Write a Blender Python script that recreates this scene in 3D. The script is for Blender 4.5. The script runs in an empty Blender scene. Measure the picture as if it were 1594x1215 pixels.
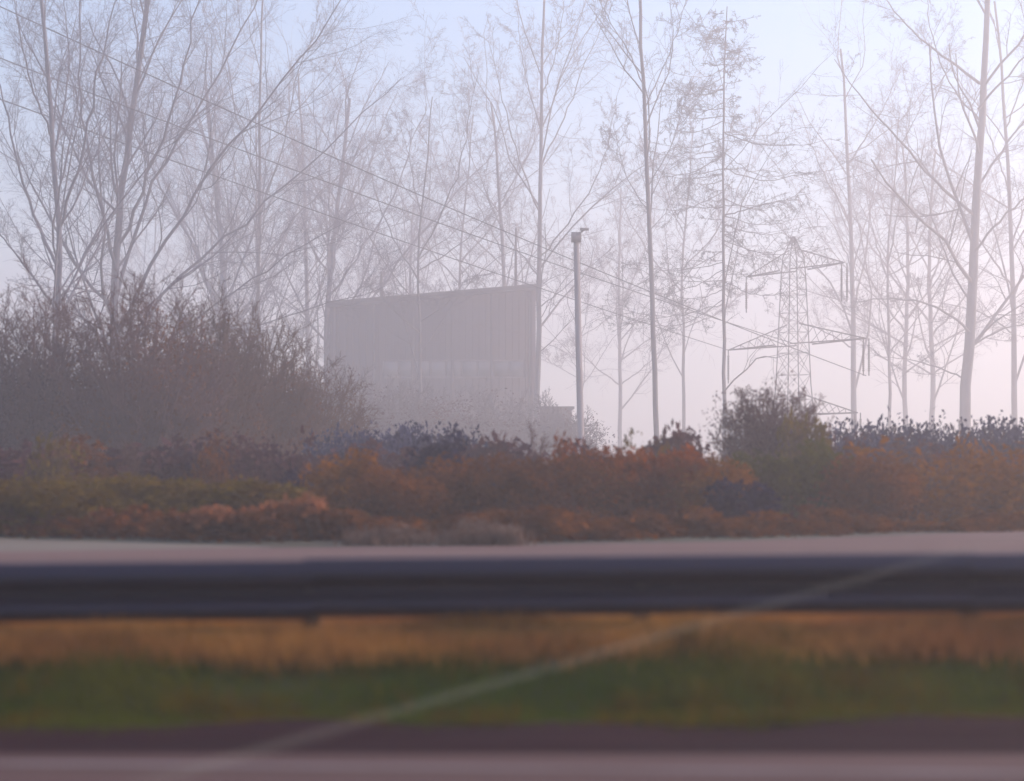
import bpy, bmesh, math, random
import numpy as np
from mathutils import Vector, Matrix

# ------------------------------------------------------------------ camera, sky, sun, exposure
SC = bpy.context.scene
COL = SC.collection
F, CX, HY, H = 2975.0, 797.0, 700.0, 1.37      # focal length and horizon in photograph pixels, eye height


def at(px, py, d):
    """a place in the world: pixel direction at distance d"""
    return ((px - CX) / F * d, d, H + (HY - py) / F * d)


cam_data = bpy.data.cameras.new('camera')
cam = bpy.data.objects.new('camera', cam_data)
COL.objects.link(cam)
cam.location = (0, 0, H)
cam.rotation_euler = (math.pi / 2, 0, 0)
cam_data.sensor_width = 36
cam_data.lens = 36 * F / 1594
cam_data.shift_y = (HY - 607.5) / 1594
cam_data.clip_start = 0.1
cam_data.clip_end = 5000
cam_data.dof.use_dof = True
cam_data.dof.focus_distance = 160
cam_data.dof.aperture_fstop = 1.0
SC.camera = cam

SUN_EL, SUN_AZ = math.radians(22), math.radians(68)     # azimuth to the right of the view direction
world = bpy.data.worlds.new('World')
SC.world = world
world.use_nodes = True
wn = world.node_tree
sky = wn.nodes.new('ShaderNodeTexSky')
sky.sky_type = 'NISHITA'
sky.sun_disc = False
sky.sun_elevation = SUN_EL
sky.sun_rotation = SUN_AZ
sky.altitude = 100
sky.air_density = 1.2
sky.dust_density = 1.0
sky.ozone_density = 5
wn.links.new(sky.outputs[0], wn.nodes['Background'].inputs[0])
wn.nodes['Background'].inputs[1].default_value = 0.15

sun_data = bpy.data.lights.new('sun', 'SUN')
sun_data.energy = 4.0
sun_data.angle = math.radians(8)
sun_data.color = (1.0, 0.77, 0.68)
sun = bpy.data.objects.new('sun', sun_data)
COL.objects.link(sun)
sdir = Vector((math.sin(SUN_AZ) * math.cos(SUN_EL), math.cos(SUN_AZ) * math.cos(SUN_EL), math.sin(SUN_EL)))
sun.rotation_euler = sdir.to_track_quat('Z', 'Y').to_euler()
sun.location = (20, 100, 60)

SC.view_settings.view_transform = 'Standard'
SC.view_settings.look = 'None'
SC.view_settings.gamma = 1
SC.view_settings.exposure = 0.74
SC.view_settings.use_curve_mapping = False
SC.render.engine = 'CYCLES'
cy = SC.cycles
cy.use_denoising = True
cy.max_bounces = 10
cy.diffuse_bounces = 2
cy.glossy_bounces = 2
cy.transmission_bounces = 2
cy.transparent_max_bounces = 8
cy.volume_bounces = 8
cy.sample_clamp_indirect = 4

# ------------------------------------------------------------------ helpers
rng = np.random.default_rng(7)
random.seed(7)


def tag(o, label=None, cat=None, group=None, kind=None):
    if label: o['label'] = label
    if cat: o['category'] = cat
    if group: o['group'] = group
    if kind: o['kind'] = kind
    return o


def empty(name, loc=(0, 0, 0), rz=0.0):
    o = bpy.data.objects.new(name, None)
    o.location = loc
    o.rotation_euler = (0, 0, rz)
    o.empty_display_size = 0.2
    COL.objects.link(o)
    return o


def mesh_from(name, v, f_list, smooth=False):
    """f_list: list of (M,k) index arrays, k = 3 or 4"""
    me = bpy.data.meshes.new(name)
    v = np.asarray(v, dtype=np.float32)
    me.vertices.add(len(v))
    me.vertices.foreach_set('co', v.ravel())
    loops = np.concatenate([np.asarray(f, dtype=np.int32).ravel() for f in f_list])
    tot = np.concatenate([np.full(len(f), np.asarray(f).shape[1], dtype=np.int32) for f in f_list])
    start = np.concatenate([[0], np.cumsum(tot)[:-1]]).astype(np.int32)
    me.loops.add(len(loops))
    me.loops.foreach_set('vertex_index', loops)
    me.polygons.add(len(tot))
    me.polygons.foreach_set('loop_start', start)
    me.polygons.foreach_set('loop_total', tot)
    if smooth:
        me.polygons.foreach_set('use_smooth', np.ones(len(tot), dtype=bool))
    me.update(calc_edges=True)
    return me


def link(name, me, mat, parent=None, loc=None):
    o = bpy.data.objects.new(name, me)
    if len(me.materials) == 0:
        me.materials.append(None)
    o.material_slots[0].link = 'OBJECT'
    o.material_slots[0].material = mat
    COL.objects.link(o)
    if parent is not None: o.parent = parent
    if loc is not None: o.location = loc
    return o


class MB:
    """collects boxes, bars and strips for ONE mesh"""
    def __init__(self):
        self.v = []; self.q = []; self.t = []

    def box(self, c, s, rot=None):
        n = len(self.v)
        for dx in (-.5, .5):
            for dy in (-.5, .5):
                for dz in (-.5, .5):
                    p = Vector((dx * s[0], dy * s[1], dz * s[2]))
                    if rot is not None: p = rot @ p
                    self.v.append(tuple(p + Vector(c)))
        for f in ((0, 1, 3, 2), (4, 6, 7, 5), (0, 4, 5, 1), (2, 3, 7, 6), (0, 2, 6, 4), (1, 5, 7, 3)):
            self.q.append([n + i for i in f])
        return self

    def bar(self, a, b, r, k=4, r2=None):
        a = Vector(a); b = Vector(b)
        d = (b - a).normalized()
        u = d.orthogonal().normalized(); w = d.cross(u)
        n = len(self.v); r2 = r if r2 is None else r2
        for p, rr in ((a, r), (b, r2)):
            for i in range(k):
                an = 2 * math.pi * (i + .5) / k
                self.v.append(tuple(p + (u * math.cos(an) + w * math.sin(an)) * rr))
        for i in range(k):
            j = (i + 1) % k
            self.q.append([n + i, n + j, n + k + j, n + k + i])
        for base in (n, n + k):
            for i in range(1, k - 1):
                self.t.append([base, base + i, base + i + 1])
        return self

    def build(self, name, mat, parent=None, smooth=False):
        fl = []
        if self.q: fl.append(np.array(self.q))
        if self.t: fl.append(np.array(self.t))
        return link(name, mesh_from(name, self.v, fl, smooth), mat, parent)


def tubes(pts, rad, k):
    """pts (N,S,3), rad (N,S) -> verts, quads"""
    N, S, _ = pts.shape
    d = pts[:, -1] - pts[:, 0]
    d /= np.linalg.norm(d, axis=1, keepdims=True) + 1e-9
    ref = np.where(np.abs(d[:, 2:3]) > .8, np.array([[1., 0, 0]]), np.array([[0, 0, 1.]]))
    u = np.cross(d, ref); u /= np.linalg.norm(u, axis=1, keepdims=True) + 1e-9
    w = np.cross(d, u)
    an = 2 * np.pi * np.arange(k) / k
    ring = u[:, None, :] * np.cos(an)[None, :, None] + w[:, None, :] * np.sin(an)[None, :, None]
    v = pts[:, :, None, :] + ring[:, None, :, :] * rad[:, :, None, None]
    idx = np.arange(N * S * k).reshape(N, S, k)
    a = idx[:, :-1, :]; b = idx[:, 1:, :]
    q = np.stack([a, np.roll(a, -1, 2), np.roll(b, -1, 2), b], -1).reshape(-1, 4)
    return v.reshape(-1, 3), q


def join(parts):
    V = []; Q = []; n = 0
    for v, q in parts:
        V.append(v); Q.append(q + n); n += len(v)
    return np.concatenate(V), [np.concatenate(Q)]


def nrm(a):
    return a / (np.linalg.norm(a, axis=-1, keepdims=True) + 1e-9)


def resample(poly, S):
    p = np.asarray(poly, float)
    if len(p) > 2:                                   # smooth a hand-set limb a little
        for _ in range(2):
            q = [p[0]]
            for i in range(len(p) - 1):
                q += [p[i] * .75 + p[i + 1] * .25, p[i] * .25 + p[i + 1] * .75]
            p = np.array(q + [p[-1]])
    s = np.concatenate([[0], np.cumsum(np.linalg.norm(np.diff(p, axis=0), axis=1))])
    t = np.linspace(0, s[-1], S)
    return np.stack([np.interp(t, s, p[:, i]) for i in range(3)], 1)


def branch_level(r, pts, rad, n, ang, ratio, S, t0=.25, trop=.1, wander=.12, rr=.5, lens=None, minr=.004, tmax=1.0):
    """children of every polyline in pts; returns (pts, rad)"""
    N, P, _ = pts.shape
    L = np.linalg.norm(np.diff(pts, axis=1), axis=2).sum(1)
    t = t0 + (tmax - t0) * ((np.arange(n)[None, :] + r.random((N, n))) / n)
    x = t * (P - 1); i = np.clip(x.astype(int), 0, P - 2); fr = (x - i)[..., None]
    rows = np.arange(N)[:, None]
    p0 = pts[rows, i] * (1 - fr) + pts[rows, i + 1] * fr
    tan = nrm(pts[rows, i + 1] - pts[rows, i])
    r0 = rad[rows, i] * (1 - fr[..., 0]) + rad[rows, i + 1] * fr[..., 0]
    rand = r.normal(size=(N, n, 3))
    side = nrm(rand - (rand * tan).sum(-1, keepdims=True) * tan)
    a = np.radians(ang) * (1 + .3 * r.normal(size=(N, n, 1)))
    d = nrm(tan * np.cos(a) + side * np.sin(a)).reshape(-1, 3)
    ln = (L[:, None] * ratio * (1.15 - .65 * t) * (.65 + .7 * r.random((N, n)))).reshape(-1)
    p = p0.reshape(-1, 3)
    out = [p]
    up = np.array([0, 0, 1.])
    for s in range(S - 1):
        d = nrm(d + wander * r.normal(size=d.shape) + trop * up)
        p = p + d * (ln / (S - 1))[:, None]
        out.append(p)
    cp = np.stack(out, 1)
    cr0 = np.maximum(np.minimum(r0.reshape(-1) * rr, .011 * ln + minr), minr)
    cr = cr0[:, None] * np.linspace(1, .35, S)[None, :]
    return cp, np.maximum(cr, minr * .6)


# ------------------------------------------------------------------ materials
def material(name, col, col2=None, scale=3.0, rough=.85, spec=.3, metal=0.0, stretch=None, detail=5, bump=0.0, lo=.35, hi=.65, objrand=0.0, trans=0.0, backlit=0.0):
    m = bpy.data.materials.new(name)
    m.use_nodes = True
    nt = m.node_tree
    b = nt.nodes['Principled BSDF']
    b.inputs['Roughness'].default_value = rough
    b.inputs['Specular IOR Level'].default_value = spec
    b.inputs['Metallic'].default_value = metal
    tc = nt.nodes.new('ShaderNodeTexCoord')
    mp = nt.nodes.new('ShaderNodeMapping')
    if stretch: mp.inputs['Scale'].default_value = stretch
    nz = nt.nodes.new('ShaderNodeTexNoise')
    nz.inputs['Scale'].default_value = scale
    nz.inputs['Detail'].default_value = detail
    nt.links.new(tc.outputs['Object'], mp.inputs[0])
    nt.links.new(mp.outputs[0], nz.inputs['Vector'])
    cr = nt.nodes.new('ShaderNodeValToRGB')
    cr.color_ramp.elements[0].position = lo
    cr.color_ramp.elements[1].position = hi
    cr.color_ramp.elements[0].color = (*col, 1)
    cr.color_ramp.elements[1].color = (*(col2 or col), 1)
    nt.links.new(nz.outputs[0], cr.inputs[0])
    last = cr.outputs[0]
    nt.links.new(last, b.inputs['Base Color'])
    if bump:
        bp = nt.nodes.new('ShaderNodeBump')
        bp.inputs['Strength'].default_value = bump
        bp.inputs['Distance'].default_value = .02
        nt.links.new(nz.outputs[0], bp.inputs['Height'])
        nt.links.new(bp.outputs[0], b.inputs['Normal'])
    if backlit:
        tr = nt.nodes.new('ShaderNodeBsdfTranslucent')
        nt.links.new(last, tr.inputs[0])
        mx = nt.nodes.new('ShaderNodeMixShader')
        mx.inputs[0].default_value = backlit
        nt.links.new(b.outputs[0], mx.inputs[1]); nt.links.new(tr.outputs[0], mx.inputs[2])
        nt.links.new(mx.outputs[0], nt.nodes['Material Output'].inputs[0])
    if trans:
        tr = nt.nodes.new('ShaderNodeBsdfTransparent')
        mx = nt.nodes.new('ShaderNodeMixShader')
        mx.inputs[0].default_value = trans
        nt.links.new(b.outputs[0], mx.inputs[1]); nt.links.new(tr.outputs[0], mx.inputs[2])
        nt.links.new(mx.outputs[0], nt.nodes['Material Output'].inputs[0])
    return m


M = {}
M['ground'] = material('ground', (.075, .055, .040), (.055, .060, .030), .25)
M['soil'] = material('soil', (.018, .004, .006), (.034, .009, .012), 2.2, stretch=(.25, 3, 1), bump=.5, rough=.95, spec=.12)
M['road'] = material('road', (.100, .054, .044), (.135, .076, .064), 1.6, stretch=(.12, 5, 1), rough=.85, spec=.2, bump=.1)
M['far_road'] = material('far_road', (.135, .074, .060), (.17, .096, .080), .8, stretch=(.15, 2, 1), rough=.85, spec=.2)
M['lay_by'] = material('lay_by', (.15, .12, .085), (.18, .145, .105), .7, stretch=(.2, 1.5, 1))
M['paint'] = material('paint', (.24, .185, .18), (.16, .11, .10), 5, stretch=(.3, 3, 1), lo=.4, hi=.7)
M['steel'] = material('aged_steel_shade_bands', (.014, .010, .013), (.058, .046, .085), 2.2, stretch=(.05, 4, 9), rough=.42, spec=.4, metal=.5, lo=.3, hi=.72, detail=4)  # colour streaks: grime, and painted light and shade of the beam's folds
M['post_steel'] = material('post_steel', (.05, .045, .05), (.08, .07, .065), 9, rough=.7, metal=.2)
M['timber'] = material('timber', (.17, .085, .045), (.11, .055, .03), 6, stretch=(1, 1, .2))
M['grass'] = material('grass', (.066, .115, .010), (.150, .140, .016), .55, rough=1, spec=0, backlit=.35)
M['dry_grass'] = material('dry_grass', (.36, .15, .045), (.66, .33, .078), .7, rough=1, spec=0, backlit=.35)
M['bark_pale'] = material('bark_pale', (.17, .150, .15), (.24, .215, .21), 2, stretch=(1, 1, .3))
M['bark_grey'] = material('bark_grey', (.15, .130, .135), (.21, .185, .185), 2, stretch=(1, 1, .3))
M['twig_mauve'] = material('twig_mauve', (.135, .112, .122), (.19, .165, .17), .6)
M['bark_slate'] = material('bark_slate', (.115, .105, .130), (.17, .155, .18), 2, stretch=(1, 1, .3))
M['twig_slate'] = material('twig_slate', (.115, .105, .140), (.165, .150, .185), .6)
M['twig_brown'] = material('twig_brown', (.105, .055, .040), (.16, .088, .058), .9)
M['twig_purple'] = material('twig_purple', (.115, .055, .055), (.165, .085, .075), .9)
M['conifer_needles'] = material('conifer_needles', (.085, .092, .088), (.13, .13, .125), 1.2)
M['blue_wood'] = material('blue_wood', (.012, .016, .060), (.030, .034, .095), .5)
M['wood_pole'] = material('wood_pole', (.27, .23, .22), (.33, .28, .27), 3, stretch=(1, 1, .2))
M['pylon_steel'] = material('pylon_steel', (.07, .055, .06), (.10, .085, .09), 2, rough=.7, metal=.1)
M['insulator'] = material('insulator', (.10, .075, .075), (.13, .10, .10), 4, rough=.35)
M['cable'] = material('cable', (.05, .045, .05), (.07, .06, .065), 2)
M['wall'] = material('wall', (.060, .046, .056), (.095, .075, .085), .35, stretch=(1, 1, .25), lo=.25, hi=.8)
M['roof'] = material('roof', (.06, .05, .055), (.09, .075, .08), .4)
M['pane'] = material('pane', (.16, .145, .15), (.26, .24, .24), .3, lo=.3, hi=.7, rough=.15, spec=.6)
M['frame'] = material('frame', (.15, .13, .13), (.19, .165, .165), 1)
M['streak'] = material('streak', (.55, .50, .36), (.64, .58, .44), 2, rough=.5, trans=.91)  # see-through colour of the added strip that mimics a light streak
LEAF = {}


def leaf_material(name, c1, c2, c3):
    """leaves of three tones mixed leaf by leaf and in patches along the plant"""
    m = material(name, c1, c2, 1.8, rough=1, spec=0, backlit=.3)
    nt = m.node_tree
    cr = [n for n in nt.nodes if n.type == 'VALTORGB'][0]
    e = cr.color_ramp.elements
    e[0].position = .30; e[1].position = .52
    x = e.new(.70); x.color = (*c3, 1)
    nz = [n for n in nt.nodes if n.type == 'TEX_NOISE'][0]
    nz.inputs['Scale'].default_value = 2.6
    nz.inputs['Detail'].default_value = 8
    nz.inputs['Roughness'].default_value = .75
    oi = nt.nodes.new('ShaderNodeObjectInfo')
    mp = [n for n in nt.nodes if n.type == 'MAPPING'][0]
    nt.links.new(oi.outputs['Location'], mp.inputs['Location'])
    return m


for nm, a, b, c in (('rust', (.44, .100, .005), (.24, .055, .007), (.10, .034, .018)), ('brown', (.30, .090, .010), (.15, .050, .012), (.070, .030, .034)),
                    ('olive', (.25, .150, .008), (.135, .082, .008), (.105, .046, .012)), ('purple', (.16, .060, .046), (.080, .036, .044), (.042, .027, .052)),
                    ('green', (.15, .125, .012), (.078, .072, .012), (.055, .040, .024)), ('amber', (.42, .15, .006), (.23, .080, .008), (.10, .042, .016)),
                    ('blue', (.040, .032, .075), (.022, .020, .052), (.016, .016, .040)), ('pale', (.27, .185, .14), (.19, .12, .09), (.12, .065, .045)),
                    ('bracken', (.46, .17, .065), (.30, .11, .045), (.16, .065, .028))):
    LEAF[nm] = leaf_material('leaves_' + nm, a, b, c)

# ------------------------------------------------------------------ the setting
def ground_z(y):
    ys = [-200, 8.66, 8.9, 9.7, 10.55, 12.4, 14, 25, 45, 80, 220, 900]
    zs = [0, 0, -.03, 0, .27, .30, .296, .296, -1.2, -2.2, -3.0, -3.0]
    return np.interp(y, ys, zs)


gy = np.concatenate([[-150, -20, 0, 6, 8, 8.5], np.arange(8.66, 12.6, .12), [13, 14, 18, 22, 25, 27, 30, 33, 36, 40, 45, 50, 60, 80, 110, 150, 220, 320, 450, 620]])
gx = np.concatenate([[-500, -300, -150, -80, -40], np.linspace(-20, 20, 61), [40, 80, 150, 300, 500]])
X, Y = np.meshgrid(gx, gy)
Z = ground_z(Y) + np.where((Y > 8.8) & (Y < 12.4), .012 * np.sin(X * 1.9 + Y * 3) + .01 * np.sin(X * 4.3 - Y * 2) + .008 * X.clip(-6, 6), 0)
gi = np.arange(X.size).reshape(X.shape)
gq = np.stack([gi[:-1, :-1], gi[:-1, 1:], gi[1:, 1:], gi[1:, :-1]], -1).reshape(-1, 4)
GV = np.stack([X, Y, Z], -1).reshape(-1, 3)
tag(link('ground', mesh_from('ground', GV, [gq], True), M['ground']), kind='structure')


def gz(x, y):
    z = float(ground_z(y))
    if 8.8 < y < 12.4:
        z += .012 * math.sin(x * 1.9 + y * 3) + .01 * math.sin(x * 4.3 - y * 2) + .008 * max(-6, min(6, x))
    return z


def sheet(name, poly_near, poly_far, z, mat, n=60):
    """strip of ground between two polylines (x,y)"""
    a = np.array(poly_near, float); b = np.array(poly_far, float)
    t = np.linspace(0, 1, n)
    def rs(p):
        s = np.linspace(0, 1, len(p))
        return np.stack([np.interp(t, s, p[:, 0]), np.interp(t, s, p[:, 1])], 1)
    A, B = rs(a), rs(b)
    rows = 6
    v = []
    for i in range(n):
        for j in range(rows):
            p = A[i] + (B[i] - A[i]) * j / (rows - 1)
            v.append((p[0], p[1], z))
    v = np.array(v)
    k = np.arange(n * rows).reshape(n, rows)
    q = np.stack([k[:-1, :-1], k[1:, :-1], k[1:, 1:], k[:-1, 1:]], -1).reshape(-1, 4)
    return tag(link(name, mesh_from(name, v, [q], True), mat), kind='structure')


sheet('near_road', [(-60, -4), (60, -4)], [(-60, 9.9), (-2.36, 8.80), (2.36, 8.62), (60, 7.4)], .004, M['road'])


def gpt(px, py, z=0.0):
    d = (H - z) * F / (py - HY)
    return ((px - CX) / F * d, d)


near_line = [gpt(-900, 1185), gpt(0, 1190), gpt(800, 1198), gpt(1594, 1205), gpt(2600, 1212)]
sheet('road_edge_line', [(x, y - .05) for x, y in near_line], [(x, y + .04) for x, y in near_line], .008, M['paint'])
# soil strip along the road edge, following the ground
sx = np.linspace(-9, 9, 73); sy = np.array([8.4, 8.72, 8.9, 9.05, 9.2, 9.35, 9.5])
SX, SY = np.meshgrid(sx, sy)
SZ = np.array([[gz(a, b) + .03 for a, b in zip(ra, rb)] for ra, rb in zip(SX, SY)])
SZ[0] = -.02
k = np.arange(SX.size).reshape(SX.shape)
tag(link('soil_strip', mesh_from('soil_strip', np.stack([SX, SY, SZ], -1).reshape(-1, 3), [np.stack([k[:-1, :-1], k[:-1, 1:], k[1:, 1:], k[1:, :-1]], -1).reshape(-1, 4)], True), M['soil']), kind='structure')

def fpt(px, py): return gpt(px, py, .3)


far_edge = [fpt(-1600, 866), fpt(-500, 862), fpt(0, 859), fpt(400, 853), fpt(800, 850), fpt(1150, 842), fpt(1594, 827), fpt(2300, 812), fpt(3000, 800)]
sheet('far_road', [(x, 13.6) for x, y in far_edge], far_edge, .304, M['far_road'], 120)
lay = [fpt(-1600, 835), fpt(-500, 836), fpt(0, 838), fpt(200, 844), fpt(420, 851)]
lay_n = [fpt(-1600, 868), fpt(-500, 864), fpt(0, 861), fpt(200, 858), fpt(420, 854)]
sheet('lay_by', lay_n, lay, .3000, M['lay_by'])

# ------------------------------------------------------------------ grass
def blades(n, xr, yr, h0, h1, wid, seed, lean=.35, zf=gz, clump=0, spread=0):
    r = np.random.default_rng(seed)
    x = r.uniform(*xr, n); y = r.uniform(*yr, n)
    if clump:
        cxs = r.uniform(*xr, clump); cys = r.uniform(*yr, clump)
        c = r.integers(0, clump, n)
        x = cxs[c] + r.normal(0, .09, n); y = np.clip(cys[c] + r.normal(0, .08, n), yr[0], yr[1])
    if spread: y = y + r.normal(0, spread, n)
    z = np.array([zf(a, b) for a, b in zip(x, y)]) - .01
    h = r.uniform(h0, h1, n) * (.7 + .3 * np.sin(x * 1.1 + seed) * np.cos(x * 2.7))
    an = r.uniform(0, 2 * np.pi, n)
    w = wid * r.uniform(.6, 1.3, n)
    la = r.uniform(0, 2 * np.pi, n); lm = h * lean * r.uniform(.3, 1.6, n)
    base = np.stack([x, y, z], 1)
    off = np.stack([np.cos(an) * w, np.sin(an) * w, np.zeros(n)], 1)
    mid = base + np.stack([np.cos(la) * lm * .3, np.sin(la) * lm * .3, h * .6], 1)
    tip = base + np.stack([np.cos(la) * lm, np.sin(la) * lm, h], 1)
    v = np.stack([base - off, base + off, mid + off * .7, mid - off * .7, tip], 1).reshape(-1, 3)
    i = np.arange(n)[:, None] * 5
    return v, [np.concatenate([i, i + 1, i + 2, i + 3], 1), np.concatenate([i + 3, i + 2, i + 4], 1)]


v, f = blades(90000, (-5.8, 5.8), (9.42, 10.42), .04, .10, .005, 3, spread=.09)
tag(link('verge_grass', mesh_from('verge_grass', v, f), M['grass']), 'short green grass on the bank below the guardrail', 'grass', kind='stuff')
v, f = blades(46000, (-5.8, 5.8), (10.55, 12.4), .10, .22, .004, 4, lean=.5)
tag(link('dry_grass', mesh_from('dry_grass', v, f), M['dry_grass']), 'orange brown dry grass under the guardrail', 'dry grass', kind='stuff')
v, f = blades(30000, (-5.8, 5.8), (10.35, 10.85), .09, .20, .004, 6, lean=.45, spread=.07)
tag(link('dry_grass_fringe', mesh_from('dry_grass_fringe', v, f), M['dry_grass']), 'fringe of taller tawny grass right against the guardrail foot', 'dry grass', kind='stuff')
v, f = blades(20000, (-5.8, 5.8), (10.9, 11.14), .14, .22, .005, 8, lean=.3)
tag(link('post_foot_grass', mesh_from('post_foot_grass', v, f), M['dry_grass']), 'tall dry grass standing round the guardrail post feet', 'dry grass', kind='stuff')
v, f = blades(12000, (-5.8, 5.8), (9.4, 10.7), .06, .17, .005, 9, lean=.6, clump=170)
tag(link('olive_tufts', mesh_from('olive_tufts', v, f), LEAF['olive']), 'scattered olive brown tufts in the green verge grass', 'grass', kind='stuff')
v, f = blades(5000, (-5.5, 5.5), (9.05, 9.5), .02, .06, .004, 5, lean=.8, clump=160)
tag(link('sparse_weeds', mesh_from('sparse_weeds', v, f), M['grass']), 'sparse weeds creeping onto the dark soil strip', 'weeds', kind='stuff')

# ------------------------------------------------------------------ guardrail
RY = 11.0
rail = tag(empty('guardrail', (0, RY, 0)), 'dark weathered steel guardrail running across the verge', 'guardrail')
rail.rotation_euler = (0, -.0105, 0)
prof = []                                              # W-beam cross-section (y towards road is negative, z)
for zz, yy in ((.412, 0), (.420, -.010), (.440, -.070), (.452, -.096), (.470, -.106), (.505, -.104), (.520, -.090), (.546, -.022), (.560, -.006), (.590, -.006),
               (.602, -.022), (.628, -.092), (.640, -.106), (.668, -.108), (.684, -.098), (.735, -.014), (.748, 0), (.752, .014)):
    prof.append((yy, zz))
prof = np.array(prof)
SEC = 3.82


def beam_mesh():
    n = len(prof); xs = np.linspace(-SEC / 2 - .03, SEC / 2 + .03, 9)
    v = []
    for off in (0, .006):
        for x in xs:
            for yy, zz in prof:
                v.append((x, yy + off, zz))
    kk = np.arange(2 * 9 * n).reshape(2, 9, n)
    a, b = kk[0], kk[1]
    q = [np.stack([a[:-1, :-1], a[1:, :-1], a[1:, 1:], a[:-1, 1:]], -1).reshape(-1, 4),
         np.stack([b[:-1, :-1], b[:-1, 1:], b[1:, 1:], b[1:, :-1]], -1).reshape(-1, 4),
         np.stack([a[:-1, 0], b[:-1, 0], b[1:, 0], a[1:, 0]], -1), np.stack([a[:-1, -1], a[1:, -1], b[1:, -1], b[:-1, -1]], -1)]
    return mesh_from('beam_section', v, [np.concatenate(q)], True)


bm_me = beam_mesh()
post_mb = MB().box((0, .115, .28), (.10, .055, .88)).box((0, .05, .58), (.09, .085, .26))
bolt_mb = MB().bar((0, -.03, .58), (0, 0, .58), .018, 8)
post0 = bolt0 = None
for i in range(-6, 7):
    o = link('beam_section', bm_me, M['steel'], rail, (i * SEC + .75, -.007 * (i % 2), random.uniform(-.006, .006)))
    o.rotation_euler = (random.uniform(-.03, .03), random.uniform(-.002, .002), 0)
for i in range(-12, 13):
    x = i * SEC / 2 + .75 - SEC / 2
    if post0 is None:
        post0 = post_mb.build('post', M['timber'], rail); post0.location.x = x
        bolt0 = bolt_mb.build('bolt', M['post_steel'], rail); bolt0.location.x = x
    else:
        link('post', post0.data, M['timber'], rail, (x, 0, 0))
        link('bolt', bolt0.data, M['post_steel'], rail, (x, 0, 0))

# ------------------------------------------------------------------ made-up strip mimicking a pale light streak running up across the verge
def streak():
    A = Vector(at(150, 1240, 7.75)); B = Vector(at(1760, 780, 10.72))
    n = 60
    v = []
    for i in range(n + 1):
        t = i / n
        p = A.lerp(B, t)
        w = .052 * (1 - t) + .015 * t
        up = Vector((-.28, 0, 1)).normalized()
        tw = math.radians(12 + 30 * t)
        side = up * math.cos(tw) + Vector((0, 1, 0)) * math.sin(tw)
        v += [tuple(p - side * w / 2), tuple(p + side * w / 2)]
    k = np.arange(2 * (n + 1)).reshape(-1, 2)
    q = np.stack([k[:-1, 0], k[1:, 0], k[1:, 1], k[:-1, 1]], -1)
    return tag(link('pale_streak', mesh_from('pale_streak', v, [q], True), M['streak']), 'pale see-through strip standing in for a light streak diagonally across grass and guardrail', 'streak')


streak()

# ------------------------------------------------------------------ bare trees
def tree(name, label, d, limbs, seed, bark='bark_grey', twig='twig_mauve', kids=(11, 8, 5), ratio=(.42, .42, .45), ang=(42, 42, 45),
         trop=.10, wander=.13, minr=.013, group=None, cat='tree', t0=(.22, .12, .08), tmax0=1.0, kids4=5):
    """limbs: list of (points [(px, py, depth offset)], base radius px, tip radius px): first one is the trunk"""
    d *= 1.30
    r = np.random.default_rng(seed)
    px0, py0, _ = limbs[0][0][0]
    base = Vector(at(px0, py0, d)); base.z = gz(base.x, d)
    root = tag(empty(name, base), label, cat, group)
    polys = []; rads = []
    S = 16
    first = True
    for pts, ra, rb in limbs:
        P = [np.array(at(a, b, d + c)) - np.array(base) for a, b, c in pts]
        if first:
            P = [np.array((0, 0, -.3))] + [p for p in P if p[2] > .5]
            first = False
        poly = resample(P, S)
        jit = r.normal(0, .003 if len(polys) == 0 else .013, poly.shape) * np.linalg.norm(poly[-1] - poly[0]) * .35
        jit[0] = 0
        polys.append(poly + jit); rads.append(np.linspace(ra, rb, S) * d / F * (.66 if len(rads) == 0 else .46))
    P0 = np.array(polys); R0 = np.array(rads)
    wood = [tubes(P0, R0, 8)]
    p1, r1 = branch_level(r, P0, R0, kids[0], ang[0], ratio[0], 7, t0[0], trop, wander, .45, minr=minr * 1.6, tmax=tmax0)
    wood.append(tubes(p1, r1, 5))
    fine = []
    p2, r2 = branch_level(r, p1, r1, kids[1], ang[1], ratio[1], 5, t0[1], trop * .7, wander * 1.2, .55, minr=minr)
    fine.append(tubes(p2, r2, 3))
    p3, r3 = branch_level(r, p2, r2, kids[2], ang[2], ratio[2], 4, t0[2], trop * .5, wander * 1.5, .6, minr=minr * .7)
    fine.append(tubes(p3, r3, 3))
    p4, r4 = branch_level(r, p3, r3, kids4, 42, .62, 2, .1, trop * .4, wander * 1.5, .8, minr=minr * .62)
    fine.append(tubes(p4, r4, 3))
    v, q = join(wood)
    link('trunk', mesh_from('trunk', v, q, True), M[bark], root)
    v, q = join(fine)
    link('crown', mesh_from('crown', v, q), M[twig], root)
    return root


def copy_tree(src, loc, rz, sc, label, group):
    c = src.copy(); COL.objects.link(c)
    c.location = loc; c.rotation_euler = (0, 0, rz); c.scale = (sc[0], sc[0], sc[1])
    c['label'] = label; c['group'] = group
    for ch in src.children:
        k = ch.copy(); COL.objects.link(k); k.parent = c
    return c


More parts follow.
